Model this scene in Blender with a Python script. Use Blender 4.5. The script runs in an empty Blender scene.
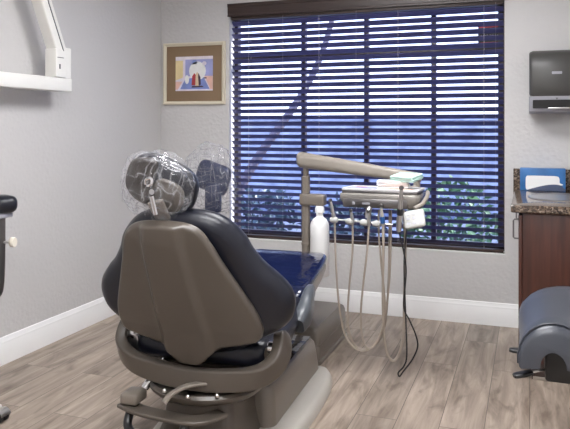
import bpy, bmesh, math, random
from mathutils import Vector, Matrix, Euler, noise
random.seed(7)
PI = math.pi
S = bpy.context.scene
COL = S.collection
R = math.radians

# ------------------------------------------------------------------ materials
def newmat(name):
    m = bpy.data.materials.new(name); m.use_nodes = True
    nt = m.node_tree
    return m, nt, nt.nodes['Principled BSDF']

def setp(b, **k):
    for n, v in k.items():
        b.inputs[n].default_value = v

def pmat(name, col, rough=.5, metal=0., bump=0., bscale=200., coat=0., spec=.5, trans=0., var=0., vscale=6.):
    m, nt, b = newmat(name)
    c4 = (*col, 1)
    setp(b, **{'Base Color': c4, 'Roughness': rough, 'Metallic': metal, 'Coat Weight': coat,
               'Specular IOR Level': spec, 'Transmission Weight': trans})
    tc = nt.nodes.new('ShaderNodeTexCoord')
    if bump:
        n = nt.nodes.new('ShaderNodeTexNoise'); n.inputs['Scale'].default_value = bscale; n.inputs['Detail'].default_value = 3
        bp = nt.nodes.new('ShaderNodeBump'); bp.inputs['Strength'].default_value = bump; bp.inputs['Distance'].default_value = .01
        nt.links.new(tc.outputs['Object'], n.inputs['Vector'])
        nt.links.new(n.outputs['Fac'], bp.inputs['Height']); nt.links.new(bp.outputs['Normal'], b.inputs['Normal'])
    v = var if var else .04
    n2 = nt.nodes.new('ShaderNodeTexNoise'); n2.inputs['Scale'].default_value = vscale; n2.inputs['Detail'].default_value = 4
    nt.links.new(tc.outputs['Object'], n2.inputs['Vector'])
    mx = nt.nodes.new('ShaderNodeMix'); mx.data_type = 'RGBA'
    mx.inputs[6].default_value = (*[c * (1 - v) for c in col], 1); mx.inputs[7].default_value = (*[min(1, c * (1 + v)) for c in col], 1)
    nt.links.new(n2.outputs['Fac'], mx.inputs[0]); nt.links.new(mx.outputs[2], b.inputs['Base Color'])
    return m

def wall_mat():
    m, nt, b = newmat('painted_plaster')
    tc = nt.nodes.new('ShaderNodeTexCoord')
    n = nt.nodes.new('ShaderNodeTexNoise'); n.inputs['Scale'].default_value = 55; n.inputs['Detail'].default_value = 4; n.inputs['Roughness'].default_value = .6
    n2 = nt.nodes.new('ShaderNodeTexVoronoi'); n2.inputs['Scale'].default_value = 38
    ad = nt.nodes.new('ShaderNodeMath'); ad.operation = 'ADD'
    bp = nt.nodes.new('ShaderNodeBump'); bp.inputs['Strength'].default_value = .22; bp.inputs['Distance'].default_value = .008
    nt.links.new(tc.outputs['Object'], n.inputs['Vector']); nt.links.new(tc.outputs['Object'], n2.inputs['Vector'])
    nt.links.new(n.outputs['Fac'], ad.inputs[0]); nt.links.new(n2.outputs['Distance'], ad.inputs[1])
    nt.links.new(ad.outputs[0], bp.inputs['Height']); nt.links.new(bp.outputs['Normal'], b.inputs['Normal'])
    setp(b, **{'Base Color': (.60, .588, .585, 1), 'Roughness': .75})
    return m

def floor_mat():
    m, nt, b = newmat('wood_planks')
    L = nt.links.new
    tc = nt.nodes.new('ShaderNodeTexCoord')
    mp = nt.nodes.new('ShaderNodeMapping'); mp.inputs['Rotation'].default_value = (0, 0, R(90))
    L(tc.outputs['Object'], mp.inputs['Vector'])
    br = nt.nodes.new('ShaderNodeTexBrick')
    br.offset = .37; br.inputs['Scale'].default_value = 1; br.inputs['Brick Width'].default_value = 1.25; br.inputs['Row Height'].default_value = .185
    br.inputs['Mortar Size'].default_value = .0016; br.inputs['Mortar Smooth'].default_value = .1; br.inputs['Bias'].default_value = 0
    br.inputs['Color1'].default_value = (0, 0, 0, 1); br.inputs['Color2'].default_value = (1, 1, 1, 1); br.inputs['Mortar'].default_value = (.5, .5, .5, 1)
    L(mp.outputs['Vector'], br.inputs['Vector'])
    # grain, shifted per plank
    sh = nt.nodes.new('ShaderNodeVectorMath'); sh.operation = 'MULTIPLY_ADD'
    sh.inputs[1].default_value = (13, 7, 5)
    L(br.outputs['Color'], sh.inputs[0]); L(mp.outputs['Vector'], sh.inputs[2])
    st = nt.nodes.new('ShaderNodeMapping'); st.inputs['Scale'].default_value = (1.1, 11, 1)
    L(sh.outputs[0], st.inputs['Vector'])
    g = nt.nodes.new('ShaderNodeTexNoise'); g.inputs['Scale'].default_value = 1.6; g.inputs['Detail'].default_value = 7; g.inputs['Roughness'].default_value = .62; g.inputs['Distortion'].default_value = .6
    L(st.outputs['Vector'], g.inputs['Vector'])
    st2 = nt.nodes.new('ShaderNodeMapping'); st2.inputs['Scale'].default_value = (2.5, 7, 1)
    L(sh.outputs[0], st2.inputs['Vector'])
    kn = nt.nodes.new('ShaderNodeTexNoise'); kn.inputs['Scale'].default_value = 1.3; kn.inputs['Detail'].default_value = 3; kn.inputs['Distortion'].default_value = 1.2
    L(st2.outputs['Vector'], kn.inputs['Vector'])
    cr = nt.nodes.new('ShaderNodeValToRGB')
    cr.color_ramp.elements[0].position = .30; cr.color_ramp.elements[0].color = (.175, .135, .105, 1)
    cr.color_ramp.elements[1].position = .66; cr.color_ramp.elements[1].color = (.42, .345, .285, 1)
    L(g.outputs['Fac'], cr.inputs['Fac'])
    kr = nt.nodes.new('ShaderNodeValToRGB')
    kr.color_ramp.elements[0].position = .30; kr.color_ramp.elements[0].color = (.55, .53, .51, 1)
    kr.color_ramp.elements[1].position = .46; kr.color_ramp.elements[1].color = (1, 1, 1, 1)
    L(kn.outputs['Fac'], kr.inputs['Fac'])
    m1 = nt.nodes.new('ShaderNodeMix'); m1.data_type = 'RGBA'; m1.blend_type = 'MULTIPLY'; m1.inputs[0].default_value = .85
    L(cr.outputs['Color'], m1.inputs[6]); L(kr.outputs['Color'], m1.inputs[7])
    # per plank brightness
    pr = nt.nodes.new('ShaderNodeMapRange'); pr.inputs['To Min'].default_value = .86; pr.inputs['To Max'].default_value = 1.14
    L(br.outputs['Color'], pr.inputs['Value'])
    m2 = nt.nodes.new('ShaderNodeVectorMath'); m2.operation = 'SCALE'
    L(m1.outputs[2], m2.inputs[0]); L(pr.outputs['Result'], m2.inputs['Scale'])
    m3 = nt.nodes.new('ShaderNodeMix'); m3.data_type = 'RGBA'; m3.inputs[7].default_value = (.10, .08, .065, 1)
    L(br.outputs['Fac'], m3.inputs[0]); L(m2.outputs[0], m3.inputs[6])
    L(m3.outputs[2], b.inputs['Base Color'])
    bp = nt.nodes.new('ShaderNodeBump'); bp.inputs['Strength'].default_value = .12; bp.inputs['Distance'].default_value = .004
    L(g.outputs['Fac'], bp.inputs['Height']); L(bp.outputs['Normal'], b.inputs['Normal'])
    setp(b, Roughness=.42)
    return m

def granite_mat():
    m, nt, b = newmat('granite')
    L = nt.links.new
    tc = nt.nodes.new('ShaderNodeTexCoord')
    v = nt.nodes.new('ShaderNodeTexVoronoi'); v.inputs['Scale'].default_value = 120
    n = nt.nodes.new('ShaderNodeTexNoise'); n.inputs['Scale'].default_value = 45; n.inputs['Detail'].default_value = 6
    L(tc.outputs['Object'], v.inputs['Vector']); L(tc.outputs['Object'], n.inputs['Vector'])
    sp = nt.nodes.new('ShaderNodeSeparateColor'); L(v.outputs['Color'], sp.inputs[0])
    ad = nt.nodes.new('ShaderNodeMath'); ad.operation = 'MULTIPLY_ADD'; ad.inputs[1].default_value = .55
    L(sp.outputs[0], ad.inputs[0])
    hf = nt.nodes.new('ShaderNodeMath'); hf.operation = 'MULTIPLY'; hf.inputs[1].default_value = .5
    L(n.outputs['Fac'], hf.inputs[0]); L(hf.outputs[0], ad.inputs[2])
    cr = nt.nodes.new('ShaderNodeValToRGB'); e = cr.color_ramp.elements
    e[0].position = .15; e[0].color = (.012, .010, .009, 1); e[1].position = .85; e[1].color = (.30, .24, .19, 1)
    q = e.new(.45); q.color = (.07, .05, .038, 1); q = e.new(.65); q.color = (.15, .105, .075, 1)
    L(ad.outputs[0], cr.inputs['Fac']); L(cr.outputs['Color'], b.inputs['Base Color'])
    setp(b, Roughness=.12)
    return m

def wood_mat(name, c1, c2, rough=.35, scale=(18, 18, 1.2)):
    m, nt, b = newmat(name)
    L = nt.links.new
    tc = nt.nodes.new('ShaderNodeTexCoord'); mp = nt.nodes.new('ShaderNodeMapping'); mp.inputs['Scale'].default_value = scale
    L(tc.outputs['Object'], mp.inputs['Vector'])
    n = nt.nodes.new('ShaderNodeTexNoise'); n.inputs['Scale'].default_value = 2; n.inputs['Detail'].default_value = 6; n.inputs['Distortion'].default_value = .4
    L(mp.outputs['Vector'], n.inputs['Vector'])
    cr = nt.nodes.new('ShaderNodeValToRGB'); cr.color_ramp.elements[0].color = (*c1, 1); cr.color_ramp.elements[1].color = (*c2, 1)
    cr.color_ramp.elements[0].position = .3; cr.color_ramp.elements[1].position = .7
    L(n.outputs['Fac'], cr.inputs['Fac']); L(cr.outputs['Color'], b.inputs['Base Color'])
    setp(b, Roughness=rough)
    return m

def glass_mat():
    m, nt, b = newmat('window_glass')
    nt.nodes.remove(b); L = nt.links.new
    out = nt.nodes['Material Output']
    t = nt.nodes.new('ShaderNodeBsdfTransparent'); g = nt.nodes.new('ShaderNodeBsdfGlossy'); g.inputs['Roughness'].default_value = .02
    t.inputs['Color'].default_value = (.93, .95, .98, 1)
    f = nt.nodes.new('ShaderNodeFresnel'); f.inputs['IOR'].default_value = 1.45
    mx = nt.nodes.new('ShaderNodeMixShader')
    ge = nt.nodes.new('ShaderNodeNewGeometry'); iv = nt.nodes.new('ShaderNodeMath'); iv.operation = 'SUBTRACT'; iv.inputs[0].default_value = 1
    ml = nt.nodes.new('ShaderNodeMath'); ml.operation = 'MULTIPLY'; L(ge.outputs['Backfacing'], iv.inputs[1]); L(iv.outputs[0], ml.inputs[0]); L(f.outputs[0], ml.inputs[1])
    L(ml.outputs[0], mx.inputs[0]); L(t.outputs[0], mx.inputs[1]); L(g.outputs[0], mx.inputs[2]); L(mx.outputs[0], out.inputs['Surface'])
    return m

def film_mat():
    m, nt, b = newmat('clear_plastic_film')
    nt.nodes.remove(b); L = nt.links.new
    out = nt.nodes['Material Output']
    tc = nt.nodes.new('ShaderNodeTexCoord')
    mp = nt.nodes.new('ShaderNodeMapping'); mp.inputs['Scale'].default_value = (1, 1, .55); mp.inputs['Rotation'].default_value = (.4, .7, .3)
    L(tc.outputs['Object'], mp.inputs['Vector'])
    n = nt.nodes.new('ShaderNodeTexNoise'); n.noise_type = 'RIDGED_MULTIFRACTAL'
    n.inputs['Scale'].default_value = 9; n.inputs['Detail'].default_value = 3; n.inputs['Distortion'].default_value = .8
    L(mp.outputs['Vector'], n.inputs['Vector'])
    bp = nt.nodes.new('ShaderNodeBump'); bp.inputs['Strength'].default_value = .9; bp.inputs['Distance'].default_value = .03
    L(n.outputs['Fac'], bp.inputs['Height'])
    t = nt.nodes.new('ShaderNodeBsdfTransparent'); t.inputs['Color'].default_value = (.97, .97, .98, 1)
    d = nt.nodes.new('ShaderNodeBsdfTranslucent'); d.inputs['Color'].default_value = (.8, .81, .85, 1)
    d2 = nt.nodes.new('ShaderNodeBsdfDiffuse'); d2.inputs['Color'].default_value = (.8, .81, .85, 1)
    md = nt.nodes.new('ShaderNodeMixShader'); L(d.outputs[0], md.inputs[1]); L(d2.outputs[0], md.inputs[2])
    g = nt.nodes.new('ShaderNodeBsdfGlossy'); g.inputs['Roughness'].default_value = .16
    L(bp.outputs['Normal'], g.inputs['Normal'])
    # streaky highlights painted as whiter lines along the film's creases
    n3 = nt.nodes.new('ShaderNodeTexNoise'); n3.inputs['Scale'].default_value = 17; n3.inputs['Detail'].default_value = 1; n3.inputs['Distortion'].default_value = .1
    mp3 = nt.nodes.new('ShaderNodeMapping'); mp3.inputs['Scale'].default_value = (.16, 1, 1.25); mp3.inputs['Rotation'].default_value = (.2, .6, .3)
    L(tc.outputs['Object'], mp3.inputs['Vector']); L(mp3.outputs['Vector'], n3.inputs['Vector'])
    sb = nt.nodes.new('ShaderNodeMath'); sb.operation = 'SUBTRACT'; sb.inputs[1].default_value = .5; L(n3.outputs['Fac'], sb.inputs[0])
    ab = nt.nodes.new('ShaderNodeMath'); ab.operation = 'ABSOLUTE'; L(sb.outputs[0], ab.inputs[0])
    n4 = nt.nodes.new('ShaderNodeTexNoise'); n4.inputs['Scale'].default_value = 24; n4.inputs['Detail'].default_value = 1; n4.inputs['Distortion'].default_value = .1
    mp4 = nt.nodes.new('ShaderNodeMapping'); mp4.inputs['Scale'].default_value = (.9, 1, .14); mp4.inputs['Rotation'].default_value = (.1, -.35, .2)
    L(tc.outputs['Object'], mp4.inputs['Vector']); L(mp4.outputs['Vector'], n4.inputs['Vector'])
    sb4 = nt.nodes.new('ShaderNodeMath'); sb4.operation = 'SUBTRACT'; sb4.inputs[1].default_value = .5; L(n4.outputs['Fac'], sb4.inputs[0])
    ab4 = nt.nodes.new('ShaderNodeMath'); ab4.operation = 'ABSOLUTE'; L(sb4.outputs[0], ab4.inputs[0])
    mn = nt.nodes.new('ShaderNodeMath'); mn.operation = 'MINIMUM'; L(ab.outputs[0], mn.inputs[0]); L(ab4.outputs[0], mn.inputs[1])
    cr = nt.nodes.new('ShaderNodeMapRange'); cr.inputs['From Min'].default_value = 0; cr.inputs['From Max'].default_value = .042
    cr.inputs['To Min'].default_value = .32; cr.inputs['To Max'].default_value = .045
    L(mn.outputs[0], cr.inputs['Value'])
    m0 = nt.nodes.new('ShaderNodeMixShader'); L(cr.outputs['Result'], m0.inputs[0])
    L(t.outputs[0], m0.inputs[1]); L(md.outputs[0], m0.inputs[2])
    m1 = nt.nodes.new('ShaderNodeMixShader'); f = nt.nodes.new('ShaderNodeFresnel'); f.inputs['IOR'].default_value = 1.33
    ge = nt.nodes.new('ShaderNodeNewGeometry'); iv = nt.nodes.new('ShaderNodeMath'); iv.operation = 'SUBTRACT'; iv.inputs[0].default_value = 1
    ml = nt.nodes.new('ShaderNodeMath'); ml.operation = 'MULTIPLY'; L(ge.outputs['Backfacing'], iv.inputs[1]); L(iv.outputs[0], ml.inputs[0]); L(f.outputs[0], ml.inputs[1])
    L(ml.outputs[0], m1.inputs[0])
    L(m0.outputs[0], m1.inputs[1]); L(g.outputs[0], m1.inputs[2])
    L(m1.outputs[0], out.inputs['Surface'])
    return m

def emit_mat(name, col, s):
    m, nt, b = newmat(name)
    setp(b, **{'Base Color': (.9, .9, .9, 1), 'Emission Color': (*col, 1), 'Emission Strength': s})
    return m

M = dict(
    wall=wall_mat(), floor=floor_mat(), granite=granite_mat(), glass=glass_mat(), film=film_mat(),
    ceil=pmat('ceiling_paint', (.8, .79, .78), .8),
    white=pmat('white_gloss_trim', (.90, .90, .90), .35),
    enamel=pmat('white_enamel', (.84, .83, .79), .3),
    tan=pmat('taupe_plastic', (.088, .074, .061), .3, bump=.05, bscale=300),
    navyb=pmat('blue_navy_vinyl', (.018, .024, .062), .3, bump=.1, bscale=260),
    traym=pmat('silver_taupe_enamel', (.34, .32, .295), .25, metal=.35),
    tanb=pmat('box_taupe_plastic', (.185, .162, .14), .28, bump=.05, bscale=300),
    tanm=pmat('mid_taupe_lit_plastic', (.195, .168, .142), .3, bump=.04, bscale=300),  # taupe lightened for window light on the chair base; also used on the post
    brown=pmat('dark_brown_plastic', (.030, .023, .019), .35),
    tanl=pmat('light_taupe_plastic', (.30, .268, .232), .35, bump=.04, bscale=300),
    ltgrey=pmat('light_grey_plastic', (.44, .415, .375), .38),
    navy=pmat('navy_vinyl', (.009, .010, .017), .3, bump=.10, bscale=260, spec=.42),
    blue=pmat('window_sheen_vinyl', (.005, .010, .042), .07, bump=.8, bscale=8, spec=.9),  # blue of the window's reflection put into the base colour
    grey_vinyl=pmat('slate_grey_vinyl', (.048, .053, .067), .32, bump=.10, bscale=260, spec=.6),
    skirt=pmat('grey_sheen_upholstery', (.07, .078, .09), .3, bump=.1, bscale=200),  # reflections on the dark bolsters put into a grey base colour
    black=pmat('black_plastic', (.012, .012, .013), .35),
    rubber=pmat('dark_rubber', (.02, .02, .022), .6),
    chrome=pmat('chrome', (.75, .75, .77), .14, metal=1),
    steel=pmat('brushed_steel', (.62, .61, .60), .28, metal=1),
    dsteel=pmat('dark_steel', (.22, .21, .21), .35, metal=1),
    hose=pmat('taupe_hose', (.33, .28, .235), .4),
    cherry=wood_mat('cherry_wood', (.036, .011, .007), (.078, .024, .015), .32),
    valance=wood_mat('dark_walnut', (.030, .019, .017), (.060, .038, .033), .4, (1.5, 30, 30)),
    slat=wood_mat('blue_lit_slat_wood', (.062, .062, .165), (.088, .088, .225), .36, (1.5, 30, 30)),  # blue sky light on the slats put into the wood colour
    wframe=pmat('dark_bronze_frame', (.03, .022, .024), .4),
    cord=pmat('ladder_cord', (.45, .42, .45), .8),
    cream=pmat('cream_frame_wood', (.72, .66, .52), .45),
    mat=pmat('brown_mat_board', (.245, .165, .098), .85),
    smoke=pmat('smoked_plastic', (.060, .058, .055), .42),
    silver=pmat('silver_plastic', (.36, .36, .40), .35, metal=.2),
    paper=pmat('white_paper', (.66, .64, .66), .8),
    tissue=pmat('white_tissue', (.9, .9, .9), .85),
    boxblue=pmat('printed_blue_card', (.035, .16, .42), .4, var=.5, vscale=9),
    swoosh=pmat('printed_slate_card', (.07, .095, .17), .4),
    mint=pmat('mint_gauze', (.52, .74, .68), .85, bump=.3, bscale=400),
    bottle=pmat('translucent_white_bottle', (.82, .82, .82), .35),
    knob=pmat('ivory_knob', (.78, .73, .63), .4),
    keypad=pmat('pale_grey_keypad', (.46, .46, .44), .4),
    band=pmat('blue_band', (.01, .09, .3), .35),
    red=pmat('red_decal', (.5, .03, .05), .5),
    decal=pmat('black_decal', (.01, .01, .014), .5),
    light=emit_mat('lamp_diffuser', (.985, .985, 1.0), 18),
    leaf=pmat('leaf_green', (.06, .14, .055), .5, var=.5, vscale=3),
    leaf2=pmat('leaf_blue_cast', (.05, .085, .10), .5, var=.5, vscale=3),  # blue daylight cast put into the leaf colour
    bark=pmat('bark', (.15, .13, .16), .9, bump=.5, bscale=30),
    stucco=pmat('garden_stucco', (.40, .44, .56), .9, bump=.2, bscale=40, var=.75, vscale=3.2),  # blue cast and bright leaf sparkle put into the wall colour
    ground=pmat('garden_ground', (.11, .13, .19), .9, var=.4, vscale=2),  # blue tone of the shade put into the ground colour
    gasket=pmat('grey_gasket', (.12, .12, .12), .6),
)

# ------------------------------------------------------------------ mesh builder
def catmull(pts, n=8, closed=False):
    P = [Vector(p) for p in pts]; out = []
    N = len(P); rng = N if closed else N - 1
    for i in range(rng):
        if closed: a, b, c, d = P[(i - 1) % N], P[i], P[(i + 1) % N], P[(i + 2) % N]
        else: a, b, c, d = P[max(i - 1, 0)], P[i], P[i + 1], P[min(i + 2, N - 1)]
        for k in range(n):
            t = k / n
            out.append(.5 * ((2 * b) + (-a + c) * t + (2 * a - 5 * b + 4 * c - d) * t * t + (-a + 3 * b - 3 * c + d) * t ** 3))
    if not closed: out.append(P[-1].copy())
    return out

def rrect(w, h, r, n=5):
    pts = []
    for cx, cy, a0 in ((w / 2 - r, h / 2 - r, 0), (-w / 2 + r, h / 2 - r, 90), (-w / 2 + r, -h / 2 + r, 180), (w / 2 - r, -h / 2 + r, 270)):
        for k in range(n + 1):
            a = R(a0 + 90 * k / n); pts.append((cx + r * math.cos(a), cy + r * math.sin(a)))
    return pts

class MB:
    def __init__(s): s.bm = bmesh.new(); s.mi = 0
    def _n(s, fs):
        for f in fs: f.material_index = s.mi
    def box(s, a, b, bev=0., seg=2, mat=None):
        lo = Vector(a); hi = Vector(b); c = (lo + hi) / 2; d = hi - lo
        r = bmesh.ops.create_cube(s.bm, size=1)
        vs = r['verts']
        for v in vs: v.co = Vector((v.co.x * d.x, v.co.y * d.y, v.co.z * d.z))
        es = list({e for v in vs for e in v.link_edges})
        fs = list({f for v in vs for f in v.link_faces})
        if bev:
            q = bmesh.ops.bevel(s.bm, geom=es, offset=bev, segments=seg, affect='EDGES', profile=.5)
            vs = list({v for v in q['verts']} | {v for v in vs if v.is_valid})
            fs = list({f for v in vs for f in v.link_faces})
        for v in vs:
            p = v.co
            if mat is not None: p = mat @ p
            v.co = p + c
        s._n(fs); return s
    def loft(s, rings, cap=True, closed=False):
        vr = [[s.bm.verts.new(p) for p in r] for r in rings]
        fs = []; n = len(vr[0])
        pairs = list(zip(vr[:-1], vr[1:]))
        if closed: pairs.append((vr[-1], vr[0]))
        for a, b in pairs:
            for i in range(n):
                j = (i + 1) % n
                try: fs.append(s.bm.faces.new((a[i], a[j], b[j], b[i])))
                except ValueError: pass
        if cap and not closed:
            fs.append(s.bm.faces.new(list(reversed(vr[0])))); fs.append(s.bm.faces.new(vr[-1]))
        s._n(fs); return s
    def tube(s, pts, r, n=10, smooth=0, cap=True):
        P = catmull(pts, smooth) if smooth else [Vector(p) for p in pts]
        m = len(P)
        if callable(r): rad = [r(i / (m - 1)) for i in range(m)]
        elif isinstance(r, (list, tuple)):
            rad = []
            for i in range(m):
                t = i / (m - 1) * (len(r) - 1); k = min(int(t), len(r) - 2); rad.append(r[k] + (r[k + 1] - r[k]) * (t - k))
        else: rad = [r] * m
        rings = []; T0 = (P[1] - P[0]).normalized()
        N = T0.orthogonal().normalized()
        for i in range(m):
            T = (P[min(i + 1, m - 1)] - P[max(i - 1, 0)])
            T = T.normalized() if T.length > 1e-9 else T0
            N = (N - T * N.dot(T)); N = N.normalized() if N.length > 1e-6 else T.orthogonal().normalized()
            B = T.cross(N)
            rings.append([P[i] + (N * math.cos(2 * PI * k / n) + B * math.sin(2 * PI * k / n)) * rad[i] for k in range(n)])
        return s.loft(rings, cap)
    def sweep(s, pts, sec, up=(0, 0, 1), smooth=0, scale=None):
        """section (u,v): u along side, v along 'up' projected"""
        P = catmull(pts, smooth) if smooth else [Vector(p) for p in pts]
        m = len(P); rings = []; U0 = Vector(up)
        for i in range(m):
            T = (P[min(i + 1, m - 1)] - P[max(i - 1, 0)]).normalized()
            side = T.cross(U0).normalized(); u2 = side.cross(T)
            k = scale(i / (m - 1)) if scale else (1, 1)
            rings.append([P[i] + side * a * k[0] + u2 * b * k[1] for a, b in sec])
        return s.loft(rings)
    def lathe(s, prof, origin=(0, 0, 0), n=24, axis='z', sx=1, sy=1, cap=True):
        o = Vector(origin); rings = []
        for r, h in prof:
            ring = []
            for k in range(n):
                a = 2 * PI * k / n; x, y = r * math.cos(a) * sx, r * math.sin(a) * sy
                p = {'z': Vector((x, y, h)), 'x': Vector((h, x, y)), 'y': Vector((x, h, y))}[axis]
                ring.append(o + p)
            rings.append(ring)
        return s.loft(rings, cap)
    def prism(s, poly, d0, d1, fn, bev=0):
        """poly of (u,v) extruded between d0,d1; fn(u,v,d)->xyz ; small edge chamfer"""
        P = [Vector((p[0], p[1])) for p in poly]; n = len(P)
        def inset(o):
            q = []
            for i in range(n):
                a, b, c = P[i - 1], P[i], P[(i + 1) % n]
                t = (c - a).normalized(); nn = Vector((-t.y, t.x)); q.append(b + nn * o)
            return q
        ar = sum(P[i - 1].x * P[i].y - P[i].x * P[i - 1].y for i in range(n))
        sg = 1 if ar > 0 else -1
        if bev:
            st = []
            for k in range(4):
                a = PI / 2 * k / 3; st.append((bev * (1 - math.sin(a)), d0 + bev * (1 - math.cos(a)) * (1 if d1 > d0 else -1)))
            sgn = 1 if d1 > d0 else -1
            st2 = [(o, d1 - (d - d0)) for o, d in reversed(st)]
            rr = [[fn(q.x, q.y, d) for q in inset(o * sg)] for o, d in st + st2]
        else:
            rr = [[fn(q.x, q.y, d) for q in P] for d in (d0, d1)]
        return s.loft(rr)
    def pad(s, outline, front, back, edge, fn, nr=14, dome=0., sub=6):
        """soft cushion: smooth outline (u,v), thickness front/back, rounded edge; fn(u,v,w)->xyz"""
        P = catmull([(p[0], p[1], 0) for p in outline], sub, True); n = len(P)
        ar = sum(P[i - 1].x * P[i].y - P[i].x * P[i - 1].y for i in range(n)); sg = 1 if ar > 0 else -1
        nm = []
        for i in range(n):
            t = (P[(i + 1) % n] - P[i - 1]).normalized(); nm.append(Vector((-t.y, t.x, 0)) * sg)
        c = sum(P, Vector()) / n
        def side(h):
            rs = []
            for k in range(1, 6):
                a = PI / 2 * k / 5; ins = edge * (1 - math.cos(a)); w = h * math.sin(a) * .86
                rs.append([(P[i] + nm[i] * ins, w) for i in range(n)])
            base = [P[i] + nm[i] * edge for i in range(n)]
            for k in range(1, nr):
                f = 1 - (k / nr)
                rs.append([(c + (base[i] - c) * f, h * (.86 + .14 * (1 - f * f)) + dome * (1 - f * f)) for i in range(n)])
            return rs
        A = side(front); B = side(-back)
        rings = [[fn(p.x, p.y, w) for p, w in r] for r in list(reversed(A))] + [[fn(p.x, p.y, 0) for p in P]] + [[fn(p.x, p.y, w) for p, w in r] for r in B]
        return s.loft(rings)
    def build(s, name, mats, parent=None, angle=40, loc=None, smooth=True):
        bmesh.ops.recalc_face_normals(s.bm, faces=s.bm.faces)
        me = bpy.data.meshes.new(name); s.bm.to_mesh(me); s.bm.free()
        for m in (mats if isinstance(mats, (list, tuple)) else [mats]): me.materials.append(m)
        if smooth:
            for p in me.polygons: p.use_smooth = True
            me.set_sharp_from_angle(angle=R(angle))
        o = bpy.data.objects.new(name, me); COL.objects.link(o)
        if parent: o.parent = parent
        if loc: o.location = loc
        return o

def thing(name, label, cat, loc=(0, 0, 0), rz=0, group=None):
    o = bpy.data.objects.new(name, None); COL.objects.link(o); o.empty_display_size = .1
    o.location = loc; o.rotation_euler = (0, 0, rz); o['label'] = label; o['category'] = cat
    if group: o['group'] = group
    return o
def tag(o, label, cat, group=None, kind=None):
    o['label'] = label; o['category'] = cat
    if group: o['group'] = group
    if kind: o['kind'] = kind
    return o
def struct(o, label, cat):
    o['kind'] = 'structure'; o['label'] = label; o['category'] = cat; return o

# ------------------------------------------------------------------ room shell
XL, XR, YB, YF, ZC = -2.715, .60, 4.60, -1.0, 2.60
WX0, WX1, WZ0, WZ1 = -2.128, -.155, .466, 2.15      # window opening in the back wall
b = MB(); b.box((XL - .15, YF - .15, -.12), (XR + .15, YB + .18, 0)); struct(b.build('floor', M['floor']), 'grey brown wood plank floor of the treatment room', 'floor')
b = MB(); b.box((XL - .15, YF - .15, ZC), (XR + .15, YB + .18, ZC + .15)); struct(b.build('ceiling', M['ceil']), 'white ceiling of the treatment room', 'ceiling')
b = MB(); b.box((XL - .15, YF, 0), (XL, YB + .18, ZC)); struct(b.build('wall_left', M['wall']), 'pale grey textured left wall', 'wall')
b = MB(); b.box((XR, YF, 0), (XR + .15, YB + .18, ZC)); struct(b.build('wall_right', M['wall']), 'pale grey right wall', 'wall')
b = MB(); b.box((XL - .15, YF - .15, 0), (XR + .15, YF, ZC)); struct(b.build('wall_front', M['wall']), 'pale grey wall on the near side', 'wall')
b = MB()
b.box((XL, YB, 0), (WX0, YB + .18, ZC)); b.box((WX1, YB, 0), (XR, YB + .18, ZC))
b.box((WX0, YB, 0), (WX1, YB + .18, WZ0)); b.box((WX0, YB, WZ1), (WX1, YB + .18, ZC))
struct(b.build('wall_back', M['wall']), 'pale grey textured back wall around the window', 'wall')

def baseboard(name, label, pts, inward):
    # profile (depth from wall, height)
    prof = [(0, 0), (.016, 0), (.016, .105), (.013, .112), (.013, .122), (.009, .130), (.006, .146), (0, .150)]
    bb = MB()
    rings = []
    for p in pts:
        rings.append([(p[0] + inward[0] * d, p[1] + inward[1] * d, h) for d, h in prof])
    bb.loft(rings)
    struct(bb.build(name, M['white'], angle=25), label, 'baseboard')
baseboard('baseboard_back', 'white stepped baseboard along the back wall', [(XL + .016, YB), (-.055, YB)], (0, -1))
baseboard('baseboard_left', 'white stepped baseboard along the left wall', [(XL, YF), (XL, YB)], (1, 0))
baseboard('baseboard_right', 'white baseboard along the right wall', [(XR, YF), (XR, 3.66)], (-1, 0))

# window
w = thing('window_1', 'wide dark framed window behind the blind', 'window', (0, 0, 0)); w['kind'] = 'structure'
b = MB(); fy0, fy1 = YB + .10, YB + .15
b.box((WX0, fy0, WZ0), (WX0 + .03, fy1, WZ1)); b.box((WX1 - .045, fy0, WZ0), (WX1, fy1, WZ1))
b.box((WX0, fy0, WZ0), (WX1, fy1, WZ0 + .05)); b.box((WX0, fy0, WZ1 - .05), (WX1, fy1, WZ1))
b.build('window_frame', M['wframe'], w)
for x in (-1.575, -1.10, -.625):
    b = MB(); b.box((x - .017, fy0 + .002, WZ0 + .05), (x + .017, fy1 - .002, WZ1 - .05), .004); b.build('mullion', M['wframe'], w)
b = MB(); b.box((WX0 + .03, fy0 + .004, 1.80), (WX1 - .045, fy1 - .004, 1.845), .004); b.build('transom', M['wframe'], w)
b = MB(); b.box((WX0 + .025, fy0 + .022, WZ0 + .045), (WX1 - .04, fy0 + .028, WZ1 - .045)); b.build('glass_pane', M['glass'], w)
b = MB(); b.box((WX0, YB + .001, WZ0 - .0), (WX1, YB + .1, WZ0 + .006)); struct(b.build('trim_1', M['white']), 'white sill of the window recess', 'sill')

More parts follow.
